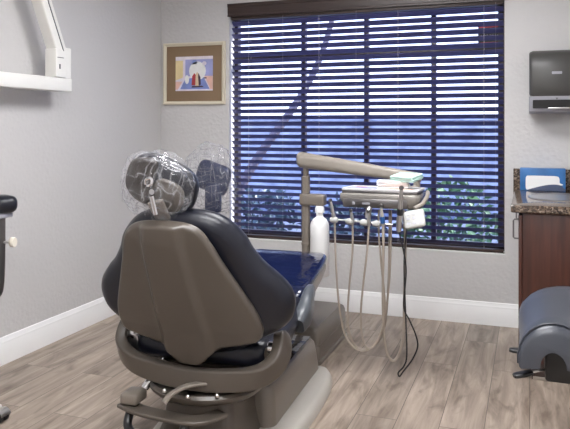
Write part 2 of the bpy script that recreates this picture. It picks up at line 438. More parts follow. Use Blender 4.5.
# security decal on the glass
d = thing('window_sticker', 'small black sticker with red bands on the upper right window pane', 'sticker', (-.255, fy0 + .021, 1.86))
b = MB(); b.box((-.075, -.0008, -.02), (.075, .0, .135)); b.build('sticker_sheet', M['decal'], d)
b = MB(); b.box((-.073, -.0016, .112), (.073, -.0009, .132)); b.build('red_band', M['red'], d)
b = MB(); b.box((-.073, -.0016, -.012), (.073, -.0009, .012)); b.build('red_band', M['red'], d)
cu = bpy.data.curves.new('sticker_text', 'FONT'); cu.body = 'activated'; cu.size = .034; cu.align_x = 'CENTER'; cu.extrude = .0003
to = bpy.data.objects.new('sticker_text', cu); COL.objects.link(to)
dg = bpy.context.evaluated_depsgraph_get(); me = bpy.data.meshes.new_from_object(to.evaluated_get(dg)); bpy.data.objects.remove(to)
me.transform(Matrix.Translation((0, -.0018, .045)) @ Matrix.Rotation(R(90), 4, 'X')); me.materials.clear(); me.materials.append(M['paper'])
to = bpy.data.objects.new('lettering', me); COL.objects.link(to); to.parent = d

# ------------------------------------------------------------------ blind
bl = thing('window_blind', 'dark horizontal slat blind covering the whole window under a walnut valance', 'blind', (0, YB, 0))
SX0, SX1 = WX0 + .013, WX1 - .008
pitch, tilt, SL = .0472, R(37), .050
b = MB(); z = WZ0 + .055; zs = []
while z < WZ1 - .05: zs.append(z); z += pitch
yc = .035
for z in zs:
    rings = []
    for x in (SX0, SX1):
        ring = []
        sec = [(-.5, 0), (-.46, .0015), (-.2, .0028), (.2, .0028), (.46, .0015), (.5, 0), (.46, -.0012), (.2, -.0002), (-.2, -.0002), (-.46, -.0012)]
        for a, h in sec:
            l = a * SL
            ring.append((x, yc + l * math.cos(tilt) + h * math.sin(tilt), z - l * math.sin(tilt) + h * math.cos(tilt)))
        rings.append(ring)
    b.loft(rings)
b.build('slats', M['slat'], bl, 60)
for x in (-1.975, -1.425, -.855, -.285):
    b = MB()
    for yy in (yc - .024, yc + .024): b.tube([(x, yy, WZ0 + .03), (x, yy, WZ1 - .04)], .0011, 5)
    for z in zs:
        b.tube([(x, yc - .0235, z + .010), (x, yc + .0235, z - .012)], .0009, 4)
    b.build('ladder_cord', M['cord'], bl)
for x in (-1.70, -1.15, -.21):
    b = MB(); b.tube([(x, yc - .029, WZ0 + .10), (x, yc - .029, WZ1 - .03)], .0008, 4); b.build('lift_cord', M['cord'], bl)
b = MB(); b.box((SX0, yc - .026, WZ0 + .008), (SX1, yc + .026, WZ0 + .028), .004); b.build('bottom_rail', M['valance'], bl)
b = MB(); b.box((SX0, yc - .028, WZ1 - .045), (SX1, yc + .028, WZ1 - .001), .002); b.build('head_rail', M['valance'], bl)
b = MB()
pr = [(-.001, 0), (-.016, 0), (-.016, .012), (-.013, .016), (-.013, .070), (-.018, .076), (-.018, .090), (-.022, .096), (-.001, .096)]
X0, X1 = WX0 - .008, WX1 + .03
b.loft([[(x, y, 2.128 + h) for y, h in pr] for x in (X0, X1)])
b.build('valance', M['valance'], bl, 25)

# ------------------------------------------------------------------ outside garden
b = MB(); b.box((-14, YB + .2, -.3), (10, 22, -.18)); struct(b.build('ground', M['ground']), 'shaded garden ground outside the window', 'ground')
b = MB(); b.box((-14, 12, -.18), (8, 12.3, 1.42)); b.box((-14, 11.9, 1.42), (8, 12.4, 1.5)); tag(b.build('garden_wall', M['stucco']), 'pale blue tinted garden wall seen through the blind gaps', 'garden wall')
def leaves(bm, center, rad, n, size):
    for _ in range(n):
        while True:
            p = Vector((random.uniform(-1, 1), random.uniform(-1, 1), random.uniform(-1, 1)))
            if .3 < p.length < 1: break
        p = Vector((p.x * rad[0], p.y * rad[1], p.z * rad[2])) + Vector(center)
        q = Euler((random.uniform(-1.2, 1.2), random.uniform(-1.2, 1.2), random.uniform(0, 6.28))).to_matrix()
        l, wd = size * random.uniform(.6, 1.3), size * .28
        v = [bm.verts.new(p + q @ Vector(c)) for c in ((0, 0, 0), (wd, l * .5, wd * .4), (0, l, 0), (-wd, l * .5, wd * .4))]
        bm.faces.new(v)
shr = [(-3.3, 8.2, .50, .62, 'leaf2', 'low blue tinted shrub outside the lower left of the window'),
       (-2.05, 7.6, .48, .55, 'leaf2', 'low shrub outside the middle of the window'),
       (-.80, 7.3, .55, .85, 'leaf', 'bright green shrub outside the lower right of the window'),
       (.45, 7.4, .55, .75, 'leaf2', 'blue tinted shrub outside the right edge of the window')]
for x, y, rr, h, mt, lab in shr:
    t = thing('garden_shrub', lab, 'shrub', (x, y, -.18), 0, 'shrubs outside the window')
    b = MB(); leaves(b.bm, (0, 0, h * .55), (rr, .45, h * .55), 520, .12); b.build('foliage', M[mt], t, smooth=False)
    b = MB()
    for k in range(6):
        a = k * 1.05; b.tube([(0, 0, 0), (.1 * math.cos(a), .1 * math.sin(a), h * .3), (.3 * math.cos(a), .2 * math.sin(a), h * .8)], [.018, .006], 6, 4)
    b.build('stems', M['bark'], t)
t = thing('garden_tree', 'leaning tree with a dark trunk outside the left half of the window', 'tree', (-4.1, 8.6, -.18))
b = MB(); b.tube([(0, 0, 0), (.45, 0, .9), (1.15, .1, 1.9), (1.5, .1, 2.6), (1.7, .1, 3.4)], [.085, .065, .05, .04, .03], 10, 6); b.build('trunk', M['bark'], t)
b = MB(); leaves(b.bm, (.9, .2, 3.9), (1.6, 1.2, .9), 1600, .17); b.build('foliage', M['leaf2'], t, smooth=False)

# ------------------------------------------------------------------ framed picture
p = thing('framed_picture', 'square picture in a cream frame with a wide brown mat on the back wall', 'picture', (-2.42, YB, 1.71))
p.rotation_euler = (0, R(.3), 0)
hw, hh, fw = .264, .238, .026
b = MB()
sec = [(0, 0), (0, -.022), (.004, -.027), (.012, -.027), (.018, -.022), (fw, -.018), (fw, 0)]
rings = []
for sx, sz in ((-1, -1), (1, -1), (1, 1), (-1, 1)):
    rings.append([(sx * (hw - o), y, sz * (hh - o)) for o, y in sec])
b.loft(rings, closed=True); b.build('frame', M['cream'], p, 30)
b = MB(); b.box((-hw + fw - .003, -.010, -hh + fw - .003), (hw - fw + .003, -.002, hh - fw + .003)); b.build('mat_board', M['mat'], p)
art = {k: pmat('print_' + k, c, .7, var=.25, vscale=14) for k, c in dict(lav=(.36, .38, .66), pale=(.74, .68, .78), glow=(.86, .86, .82), blue=(.22, .28, .60), peach=(.78, .50, .42), yellow=(.80, .66, .36), red=(.42, .05, .06), dark=(.06, .03, .05), cream=(.72, .56, .38), band=(.80, .74, .78)).items()}
names = list(art)
b = MB(); y0 = -.0104
aw, ah = .160, .132
def poly(mi, pts, y):
    b.mi = names.index(mi)
    n = len(pts); b.loft([[(u, y, v) for u, v in pts], [(u, y - .0004, v) for u, v in pts]])
def ell(cx, cz, rx, rz, n=20): return [(cx + rx * math.cos(2 * PI * k / n), cz + rz * math.sin(2 * PI * k / n)) for k in range(n)]
poly('pale', [(-aw, -ah), (aw, -ah), (aw, ah), (-aw, ah)], y0)
poly('band', [(-aw, ah - .02), (aw, ah - .02), (aw, ah), (-aw, ah)], y0 - .0005)
poly('lav', [(-.075, -.02), (aw, -.02), (aw, ah - .024), (-.075, ah - .024)], y0 - .0005)
poly('yellow', [(-aw, -.05), (-.095, -.03), (-.095, ah - .03), (-aw, ah - .03)], y0 - .0005)
poly('peach', [(-aw, -ah + .01), (-.14, -ah + .01), (-.10, -.06), (-aw, -.06)], y0 - .0005)
poly('peach', [(.14, -ah + .01), (aw, -ah + .01), (aw, -.02), (.09, -.02)], y0 - .0009)
poly('blue', [(-.12, -ah + .012), (.135, -ah + .012), (.08, -.025), (-.075, -.04)], y0 - .0009)
poly('glow', ell(.03, .02, .072, .072), y0 - .0013)
poly('glow', ell(-.06, -.045, .018, .034), y0 - .0013)
poly('blue', ell(.005, .088, .022, .017), y0 - .0013)
poly('pale', ell(.088, .076, .018, .016), y0 - .0013)
poly('red', [(-.02, -.09), (.022, -.09), (.018, -.015), (.004, .004), (-.014, -.02)], y0 - .0018)
poly('cream', [(.012, -.095), (.045, -.095), (.042, -.01), (.028, .014), (.016, -.006)], y0 - .0022)
poly('dark', [(.042, -.095), (.060, -.085), (.056, -.03), (.040, .004), (.036, -.02)], y0 - .0026)
poly('dark', [(-.02, -.108), (.085, -.104), (.07, -.094), (-.015, -.096)], y0 - .0026)
poly('dark', ell(.096, -.035, .014, .005), y0 - .0018)
b.build('picture_print', [art[k] for k in names], p, smooth=False)

# ------------------------------------------------------------------ wall-mounted x-ray arm (left wall)
t = thing('xray_arm', 'white folding x-ray arm mounted on the left wall, its near end out of view', 'x-ray arm', (XL, 3.2, 1.55))
b = MB(); b.box((.001, -1.35, -.16), (.05, -1.13, .16), .01, 3); b.build('wall_plate', M['enamel'], t)
b = MB(); b.box((.045, -1.30, -.05), (.17, -1.18, .05), .01, 3); b.build('pivot_block', M['enamel'], t)
b = MB(); b.box((.085, -1.29, -.042), (.165, .10, .036), .007, 3); b.build('horizontal_arm', M['enamel'], t)
b = MB(); b.box((.095, -.055, .036), (.175, .035, .20), .006, 3); b.box((.10, .028, .030), (.165, .095, .215), .008, 3); b.build('hub', M['enamel'], t)
b = MB(); b.box((.1755, -.03, .085), (.1775, -.018, .112), .0005); b.build('hub_slot', M['gasket'], t)
b = MB(); b.box((.1755, -.045, .148), (.1775, .01, .152), .0005); b.build('hub_slot', M['gasket'], t)
b = MB()
b.sweep([(.135, .010, .175), (.135, -.36, .93)], rrect(.075, .085, .010), up=(0, 1, 0))
b.build('folding_arm', M['enamel'], t)
b = MB(); b.sweep([(.174, .012, .19), (.174, -.355, .93)], rrect(.004, .006, .001), up=(0, 1, 0)); b.build('arm_groove', M['gasket'], t)
b = MB(); b.lathe([(.001, -.05), (.055, -.05), (.06, -.045), (.06, .045), (.055, .05), (.001, .05)], (.135, -.38, .95), 24, 'x'); b.build('elbow', M['enamel'], t)

# ------------------------------------------------------------------ dental chair
ch = thing('dental_chair', 'taupe and black dental treatment chair in the middle seen from behind', 'dental chair', (-1.22, 2.36, 0), R(2.5))
def backmap(off=0., wrap=.22):
    def f(u, v, w):
        # v is the height, w outward to the rear
        y = (.42 - v) * .333 - (w + off) * .95 + wrap * u * u
        return (u, y, v - w * .31)
    return f
half = [(.0, 1.000), (.085, .996), (.156, .980), (.206, .946), (.246, .900), (.270, .850), (.305, .800), (.350, .757), (.388, .712), (.404, .668), (.400, .620), (.380, .578), (.335, .540), (.27, .505), (.17, .45), (0, .43)]
outl = half + [(-u, v) for u, v in reversed(half[1:-1])]
b = MB(); b.pad(outl, .062, .075, .058, backmap(0), sub=4, nr=10); b.build('back_cushion', M['navy'], ch, 60)
sh = [(.0, .968), (.095, .960), (.145, .934), (.175, .885), (.196, .83), (.222, .77), (.254, .70), (.282, .635), (.296, .585), (.294, .54), (.272, .508), (.20, .486), (.13, .470), (.085, .440), (.045, .408), (0, .402)]
outs = sh + [(-u, v) for u, v in reversed(sh[1:-1])]
def shellmap(u, v, w):
    r = 0
    if w > 0:
        c = .075 + (.962 - v) * .05
        r = .022 / (1 + math.exp((abs(u) - c) / .0045)) * min(1, max(0, (w - .008) / .01))
    wr = w + r
    k = max(0, min(1, (v - .55) / .35))
    return backmap(.058 + .040 * k, .16)(u - .018 * k, v, wr)
b = MB(); b.pad(outs, .026, .02, .016, shellmap, sub=8, nr=34, dome=.014); b.build('back_shell', M['tan'], ch, 60)
b = MB(); b.box((-.022, -.085, .398), (.022, -.04, .420), .003); b.build('shell_latch', M['black'], ch)

# headrest: post, mechanism, panel, cushion
Rt = Matrix.Rotation(R(-22), 4, 'Z')
def hmap(off):
    def f(u, v, w):
        a = R(-24); uu = u * math.cos(a) - v * math.sin(a); vv = u * math.sin(a) + v * math.cos(a)
        zz = 1.085 + vv
        return (-.054 + uu, (.42 - zz) * .30 - w - off + .25 * uu * uu, zz - w * .25)
    return f
hr = thing if False else None
ho = [(.0, .103), (.075, .096), (.118, .064), (.132, .01), (.124, -.045), (.085, -.088), (.0, -.098), (-.085, -.092), (-.125, -.05), (-.136, .01), (-.122, .064), (-.075, .096)]
b = MB(); b.pad(ho, .045, .065, .042, hmap(0), sub=6, nr=8); head = b.build('headrest', M['navy'], ch, 60)
hp = [(.046 + u * .47, -.018 + v * .60) for u, v in ho]
b = MB(); b.pad(hp, .016, .01, .012, hmap(.042), sub=6, nr=8, dome=.006); b.build('headrest_shell', M['tan'], head, 60)
b = MB(); b.sweep([(-.04, -.222, .965), (-.04, -.255, 1.00), (-.045, -.275, 1.035)], rrect(.058, .02, .006), up=(0, -1, .3), smooth=4); b.build('headrest_post', M['tanm'], head)
b = MB()
b.pad([(-.125, .0), (-.115, .055), (-.07, .085), (-.02, .088), (-.012, .0), (-.015, -.075), (-.07, -.08), (-.115, -.05)], .022, .01, .012, hmap(.045), sub=5, nr=6, dome=.004)
b.build('headrest_joint', M['brown'], head, 60)
b = MB(); b.tube([(-.052, -.332, 1.10), (-.048, -.335, 1.118), (-.030, -.332, 1.12), (-.03, -.332, 1.10), (-.046, -.33, 1.095)], .006, 8, 4); b.lathe([(.001, -.012), (.010, -.012), (.010, .012), (.001, .012)], (-.025, -.326, 1.075), 16, 'y'); b.tube([(-.03, -.33, 1.06), (-.02, -.318, .995)], .008, 8)
b.build('headrest_lever', M['chrome'], head)

# seat: loft of rounded sections along y
def section(xc, w, z0, z1, r, y, n=6):
    return [(xc + u, y, (z0 + z1) / 2 + v) for u, v in rrect(w, z1 - z0, min(r, (z1 - z0) / 2 - .001), n)]
b = MB()
prof = [(-.03, .36, .405, .44), (-.018, .50, .388, .458), (.0, .56, .376, .472), (.06, .58, .365, .478), (.25, .57, .362, .468), (.42, .55, .372, .475), (.52, .54, .385, .495), (.58, .53, .40, .51), (.61, .50, .42, .505)]
b.loft([section(0, w_, z0, z1, .05, y) for y, w_, z0, z1 in prof]); b.build('seat_cushion', M['navy'], ch, 60)
# glossy side bolsters where seat meets the leg rest
for sx in (-1, 1):
    b = MB()
    pts = [(sx * .268, .46, .41), (sx * .272, .50, .43), (sx * .275, .55, .45), (sx * .270, .63, .50), (sx * .262, .70, .515)]
    b.sweep(pts, rrect(.07, .11, .03), up=(0, -.3, 1), smooth=5, scale=lambda t: (.6 + .4 * math.sin(PI * min(1, t + .15)), .55 + .45 * math.sin(PI * min(1, t * .9 + .1))))
    b.build('seat_bolster', M['skirt'], ch, 60)
# leg rest
b = MB()
prof = [(.60, .44, .485, .500), (.615, .475, .478, .520), (.64, .49, .484, .532), (.80, .49, .508, .556), (.95, .485, .532, .580), (1.08, .475, .551, .598), (1.15, .455, .558, .604), (1.20, .40, .562, .602), (1.225, .28, .568, .590)]
b.loft([section(0, w_, z0, z1, .020, y, 7) for y, w_, z0, z1 in prof]); b.build('leg_rest', M['blue'], ch, 60)
b = MB()
prof = [(.58, .40, .37, .45), (.62, .478, .405, .486), (.80, .488, .444, .516), (1.0, .478, .484, .546), (1.14, .452, .512, .562), (1.20, .38, .530, .565)]
b.loft([section(0, w_, z0, z1, .02, y, 4) for y, w_, z0, z1 in prof]); b.build('leg_rest_frame', M['tanl'], ch, 50)
# toe cover of clear plastic
# seat pan
b = MB()
prof = [(.03, .36, .32, .36), (.10, .46, .305, .362), (.40, .48, .305, .366), (.62, .42, .33, .40)]
b.loft([section(0, w_, z0, z1, .02, y, 4) for y, w_, z0, z1 in prof]); b.build('seat_pan', M['tan'], ch, 50)
# yoke that carries the back
b = MB()
yk = [(-.325, .045, .520), (-.340, .01, .470), (-.330, -.025, .420), (-.27, -.055, .378), (-.16, -.075, .355), (0, -.085, .342), (.16, -.075, .348), (.27, -.055, .370), (.328, -.025, .415), (.338, .01, .465), (.325, .045, .505)]
P = catmull(yk, 6); rings = []
sec = rrect(.082, .046, .009, 4)
cen = Vector((0, .05, .50))
for i, q in enumerate(P):
    T = (P[min(i + 1, len(P) - 1)] - P[max(i - 1, 0)]).normalized()
    outd = Vector((q.x, q.y - .12, 0)); outd = (outd - T * outd.dot(T)).normalized()
    up = T.cross(outd).normalized()
    e = min(i, len(P) - 1 - i); k = 1 if e > 4 else (.45, .78, .93, .98, 1)[e]
    rings.append([q + up * u * k + outd * v for u, v in sec])
b.loft(rings); b.build('back_yoke', M['tan'], ch, 60)
for sx in (-1, 1):
    b = MB(); b.lathe([(.001, -.022), (.022, -.022), (.026, -.018), (.026, .018), (.022, .022), (.001, .022)], (sx * .305, .012, .458), 20, 'x'); b.build('pivot_cap', M['chrome'], ch)
    b = MB(); b.sweep([(sx * .30, -.0, .45), (sx * .27, .01, .395), (sx * .20, .03, .355)], rrect(.05, .022, .008), up=(0, -1, .2), smooth=5); b.build('pivot_bracket', M['steel'] if sx < 0 else M['tan'], ch)
# bolt on the right end of the yoke
b = MB(); b.lathe([(.001, 0), (.010, 0), (.010, -.006), (.006, -.010), (.001, -.010)], (.325, -.012, .425), 14, 'y'); b.build('yoke_bolt', M['steel'], ch)
# swivel collar
b = MB(); b.lathe([(.001, .160), (.15, .160), (.210, .17), (.232, .187), (.236, .201), (.224, .211), (.204, .211), (.19, .205), (.14, .207), (.125, .225), (.11, .235), (.001, .235)], (.0, .075, .082), 40, sx=1.0, sy=.92); b.build('swivel_collar', M['tan'], ch, 40)
b = MB(); b.sweep([(.075, -.09, .335), (.015, -.14, .335), (-.03, -.178, .315), (-.05, -.20, .288)], rrect(.030, .012, .005), up=(0, 0, 1), smooth=5); b.build('swivel_lever', M['tanm'], ch)
for x, y in ((.02, -.146), (-.09, -.12), (.12, -.105)):
    b = MB(); b.lathe([(.001, .244), (.009, .244), (.009, .252), (.005, .256), (.001, .256)], (x, y, .049), 12); b.build('collar_bolt', M['steel'], ch)
# left arm with assistant bracket
b = MB(); b.tube([(-.17, .02, .365), (-.215, -.05, .265)], .016, 12); b.build('chrome_rod', M['chrome'], ch)
b = MB(); b.box((-.275, -.14, .228), (-.200, -.05, .272), .012, 3); b.build('bracket_block', M['tanm'], ch)
b = MB(); b.sweep([(-.275, -.10, .218), (-.16, -.14, .216), (.05, -.15, .214), (.12, -.06, .214)], rrect(.07, .016, .006), up=(0, 0, 1), smooth=5); b.build('bracket_plate', M['tan'], ch)
b = MB(); b.tube([(-.235, -.12, .21), (-.225, -.16, .165), (-.17, -.19, .145), (-.07, -.20, .147), (0, -.19, .157), (.02, -.16, .205)], .017, 12, 6); b.build('foot_loop', M['black'], ch)
# column and base
b = MB()
prof = [(.0, .40, .44, .06), (.05, .36, .42, .06), (.14, .30, .34, .05), (.25, .28, .30, .05)]
b.loft([[(u + .0, .12 + v, z) for u, v in rrect(w_, l_, r_, 6)] for z, w_, l_, r_ in prof]); b.build('column', M['tan'], ch, 50)
b = MB()
prof = [(.012, .43, .02), (.05, .43, .03), (.15, .41, .03), (.192, .395, .035), (.205, .365, .04)]
rings = []
for z, w_, r_ in prof:
    rings.append([(.02 + u, .60 + v, z - (0 if v > 0 else 0)) for u, v in rrect(w_, .80 - (z * .35), .05, 6)])
b.loft(rings); b.build('pump_cover', M['tanm'], ch, 40)
b = MB(); b.box((-.13, .60, .2045), (.190, .955, .2105), .003); b.build('pump_cover_panel', M['blue'], ch)  # blue colour stands in for the window reflected in the glossy top
b = MB()
ol = [(-.27, .10), (-.20, -.02), (0, -.06), (.20, -.02), (.30, .12), (.335, .30), (.345, .55), (.335, .80), (.295, .97), (.20, 1.02), (-.20, 1.02), (-.28, .95), (-.31, .6)]
b.pad(ol, .055, .0, .035, lambda u, v, w_: (u, v, max(.001, w_ + .002)), sub=5, nr=6); b.build('base_plate', M['ltgrey'], ch, 50)
# lift arm from base to seat
b = MB()
b.sweep([(0, .46, .10), (0, .42, .20), (0, .38, .30), (0, .38, .36)], rrect(.29, .17, .03), up=(0, 1, 0), smooth=5); b.build('lift_arm', M['tanm'], ch, 50)

# plastic cover over the headrest
def film_bag(name, label, loc, rad, neck, seed, axis_tilt=0, label_cat='plastic cover', lat=28, lon=56, amp=.016):
    bb = MB(); rings = []
    for i in range(lat + 1):
        th = PI * i / lat; ring = []
        for j in range(lon):
            ph = 2 * PI * j / lon
            d_ = Vector((math.sin(th) * math.cos(ph), math.sin(th) * math.sin(ph), math.cos(th)))
            sq = 1 / max(abs(d_.x) ** 3 + abs(d_.y) ** 3 + abs(d_.z) ** 3, .2) ** (1 / 3)
            p_ = Vector((d_.x * rad[0], d_.y * rad[1], d_.z * rad[2])) * (.55 + .45 * sq)
            k = noise.noise(d_ * 2.1 + Vector((seed, 0, 0))) * amp * 1.1 + abs(noise.noise(d_ * 3.4 + Vector((seed, 3, 0)))) * amp * .9 + .25 * amp * math.sin(ph * 9 + 3 * noise.noise(d_ * 2)) * max(0, -d_.z)
            p_ += d_ * k
            if d_.z < -.2:
                f = min(1, (-d_.z - .2) / .8); g = 1 - (1 - neck) * f ** 1.5
                p_.x *= g; p_.y *= g
            ring.append(p_)
        rings.append(ring)
    rings = rings[1:-3]
    vs = bb
    vr = [[vs.bm.verts.new(q) for q in r] for r in rings]
    for a, c in zip(vr[:-1], vr[1:]):
        for i in range(lon): vs.bm.faces.new((a[i], a[(i + 1) % lon], c[(i + 1) % lon], c[i]))
    vs.bm.faces.new(vr[0])
    o = bb.build(name, M['film'], None, 180, loc)
    o.rotation_euler = (0, axis_tilt, 0)
    return tag(o, label, label_cat)
film_bag('plastic_cover', 'clear crinkled plastic cover pulled over the dental chair headrest', (-1.268, 2.125, 1.090), (.137, .092, .116), .9, 1.3, R(20))

# ------------------------------------------------------------------ stools
def star_base(parent, rad=.28, a0=45, hub_z=.085, mats=('black', 'black')):
    for k in range(5):
        a = R(a0 + 72 * k); c_, s_ = math.cos(a), math.sin(a)
        m_ = MB(); m_.sweep([(0, 0, hub_z), (c_ * rad * .5, s_ * rad * .5, hub_z - .004), (c_ * rad, s_ * rad, hub_z - .02)], rrect(.042, .026, .009), smooth=4, scale=lambda t: (1 - .35 * t, 1 - .25 * t))
        m_.build('base_leg', M[mats[0]], parent)
        m_ = MB()
        q = Matrix.Translation((c_ * rad, s_ * rad, .027)) @ Matrix.Rotation(a + .6, 4, 'Z')
        for off in (-.016, .016):
            rr_ = []
            for r_, h_ in ((.001, -.009), (.022, -.009), (.026, -.005), (.026, .005), (.022, .009), (.001, .009)):
                rr_.append([q @ Vector((h_ + off, r_ * math.cos(2 * PI * j / 18), r_ * math.sin(2 * PI * j / 18))) for j in range(18)])
            m_.loft(rr_)
        cs = m_.build('castor', M[mats[1]], parent)
        m_ = MB(); m_.tube([(c_ * rad, s_ * rad, .027), (c_ * rad, s_ * rad, .065)], .006, 8)
        hood = [[q @ Vector((u, .031 * math.cos(R(t_)), .031 * math.sin(R(t_)))) for u in (-.027,)] for t_ in (0,)]
        rr_ = []
        for u in (-.026, .026):
            rr_.append([q @ Vector((u, .031 * math.cos(R(t_)), .031 * math.sin(R(t_)))) for t_ in range(10, 171, 16)] + [q @ Vector((u, .028 * math.cos(R(t_)), .028 * math.sin(R(t_)))) for t_ in range(170, 9, -16)])
        m_.loft(rr_); m_.build('castor_hood', M['steel'], cs)
    m_ = MB(); m_.lathe([(.001, hub_z - .03), (.035, hub_z - .03), (.042, hub_z), (.036, hub_z + .03), (.001, hub_z + .03)], n=20); m_.build('base_hub', M[mats[0]], parent)

# stool behind the dental chair, back rest wrapped in plastic
st = thing('operator_stool', 'navy operator stool with an upright backrest behind the dental chair headrest', 'stool', (-1.92, 3.62, 0))
star_base(st, .26, 20)
b = MB(); b.lathe([(.001, .10), (.028, .10), (.028, .26), (.02, .262), (.02, .44), (.001, .44)], n=18); b.build('gas_column', M['dsteel'], st)
b = MB(); b.pad([(.19 * math.cos(2 * PI * k / 12), .19 * math.sin(2 * PI * k / 12)) for k in range(12)], .07, .01, .05, lambda u, v, w_: (u, v, .45 + w_), sub=4, nr=6); b.build('seat', M['navy'], st, 60)
b = MB(); b.sweep([(0, 0, .43), (0, .18, .43), (.0, .235, .50), (.0, .235, .70), (.01, .20, .86)], rrect(.05, .012, .004), up=(1, 0, 0), smooth=5); b.build('back_bar', M['dsteel'], st)
def obmap(u, v, w_): 
    a = R(-18); uu = u * math.cos(a) - v * math.sin(a); vv = u * math.sin(a) + v * math.cos(a)
    return (.035 + uu, .17 - w_ + (.7 * u * u) * -1 + .05, .98 + vv)
b = MB(); b.pad([(-.10, .085), (0, .095), (.10, .085), (.118, 0), (.10, -.085), (0, -.095), (-.10, -.085), (-.118, 0)], .04, .03, .03, obmap, sub=6, nr=6); b.build('backrest', M['navyb'], st, 60)
b = MB(); b.box((.0, .15, .76), (.10, .215, .95), .02, 3); b.build('back_bracket', M['navyb'], st)
film_bag('plastic_cover', 'clear plastic bag over the operator stool backrest, reaching down its post', (-1.898, 3.825, .955), (.165, .105, .235), .66, 5.7, R(-8), amp=.022)

# assistant stool at the left edge
st = thing('assistant_stool', 'stool with a navy padded support arm at the left edge of the view', 'stool', (-2.36, 2.12, 0))
star_base(st, .283, 53, mats=('steel', 'rubber'))
b = MB(); b.lathe([(.001, .10), (.028, .10), (.028, .28), (.02, .282), (.02, .48), (.001, .48)], n=18); b.build('gas_column', M['chrome'], st)
b = MB(); b.pad([(.19 * math.cos(2 * PI * k / 12), .19 * math.sin(2 * PI * k / 12)) for k in range(12)], .08, .01, .05, lambda u, v, w_: (u, v, .50 + w_), sub=4, nr=6); b.build('seat', M['navy'], st, 60)
b = MB(); b.sweep([(0, 0, .475), (.04, .19, .475), (.085, .275, .53), (.098, .298, .60), (.10, .302, .885)], rrect(.036, .022, .008), up=(1, -.4, 0), smooth=5); b.build('arm_post', M['dsteel'], st)
b = MB(); b.box((.05, .20, .885), (.115, .36, .905), .004, 2); b.build('arm_plate', M['silver'], st)
b = MB()
P = [(-.18, .02, .945), (-.10, .19, .945), (0.0, .29, .945), (.075, .335, .945), (.105, .385, .945)]
b.sweep(P, rrect(.13, .082, .038, 6), smooth=6, scale=lambda t: (1, 1) if t < .80 else (math.sqrt(max(.03, 1 - ((t - .80) / .203) ** 2)),) * 2); b.build('support_arm_pad', M['navy'], st, 60)
b = MB(); b.tube([(.105, .305, .775), (.155, .322, .775)], .006, 8); kb = b.build('knob_screw', M['steel'], st)
b = MB(); b.lathe([(.001, -.011), (.016, -.011), (.018, -.008), (.018, .008), (.016, .011), (.001, .011)], (.148, .322, .775), 16, 'x', sy=1.3); b.build('knob', M['knob'], kb)

# saddle stool at right
st = thing('saddle_stool', 'slate grey saddle stool with black paddle levers in front of the cabinet', 'stool', (.165, 2.66, 0))
star_base(st, .27, 100)
b = MB(); b.lathe([(.001, .10), (.028, .10), (.028, .27), (.021, .272), (.021, .47), (.001, .47)], n=20); b.build('gas_column', M['chrome'], st)
def arch(y, hw_, top, drop, thick, xc=0., k=0.):
    """closed arch section: outer half width hw_, top height, drop of the flanks, padding thickness"""
    o, i_ = [], []
    for a in range(-8, 189, 14):
        o.append((xc + hw_ * math.cos(R(a)), y, top - drop + drop * math.sin(R(a)) * (1 - .0)))
    inr = hw_ - thick; idr = drop - .054
    for a in range(184, -5, -14):
        i_.append((xc + inr * math.cos(R(a)), y + k, top - drop + max(.01, idr) * math.sin(R(a)) - .006))
    return o + i_
b = MB()
secs = [(-.235, .104, .600, .110, .062), (-.225, .112, .618, .122, .064), (-.20, .118, .630, .130, .066), (-.12, .128, .636, .125, .070), (0, .145, .642, .115, .080), (.12, .168, .652, .105, .095), (.20, .175, .660, .10, .10), (.25, .165, .662, .095, .095), (.275, .14, .65, .08, .075), (.285, .11, .63, .06, .055)]
b.loft([arch(y, h_, t_, d_, k_, -.090 + .07 * (y + .235) / .5) for y, h_, t_, d_, k_ in secs]); b.build('saddle_seat', M['grey_vinyl'], st, 60)
b = MB(); pp = [Vector(q) * 1 for q in arch(-.205, .1190, .6315, .130, .07, -.0855)[:15]]
b.tube(pp, .0035, 8); b.build('seat_piping', M['grey_vinyl'], st)
b = MB(); b.box((-.115, -.165, .415), (.02, .08, .525), .010, 3); b.build('tilt_mechanism', M['black'], st)
for ax, ay, az, bx_, by_, bz in ((-.06, -.10, .455, -.175, -.15, .432), (-.06, .02, .455, -.19, .03, .452)):
    b = MB(); b.tube([(ax, ay, az), ((ax + bx_) / 2, (ay + by_) / 2, (az + bz) / 2), (bx_, by_, bz)], .0045, 8); lv = b.build('lever_rod', M['steel'], st)
    b = MB(); dv = Vector((bx_ - ax, by_ - ay, bz - az)).normalized(); e = Vector((bx_, by_, bz))
    b.sweep([e - dv * .02, e + dv * .005, e + dv * .035, e + dv * .048], rrect(.036, .014, .006), smooth=4, scale=lambda t: (.45 + .6 * math.sin(PI * min(.92, .1 + t * .85)), .8 + .2 * math.sin(PI * t))); b.build('lever_paddle', M['black'], lv)

# ------------------------------------------------------------------ utility box
b = MB()
prof = [(.001, .37, .60, .03), (.02, .37, .60, .03), (.025, .355, .585, .03), (.10, .355, .585, .03), (.103, .350, .58, .03), (.107, .350, .58, .03), (.11, .355, .585, .03), (.17, .350, .58, .03), (.19, .338, .568, .035), (.20, .315, .545, .04)]
b.loft([[(u, v, z) for u, v in rrect(w_, l_, r_, 6)] for z, w_, l_, r_ in prof])
tag(b.build('utility_box', M['tanb'], None, 35, (-1.255, 3.78, 0)), 'taupe rounded utility box on the floor beneath the delivery post', 'utility box')

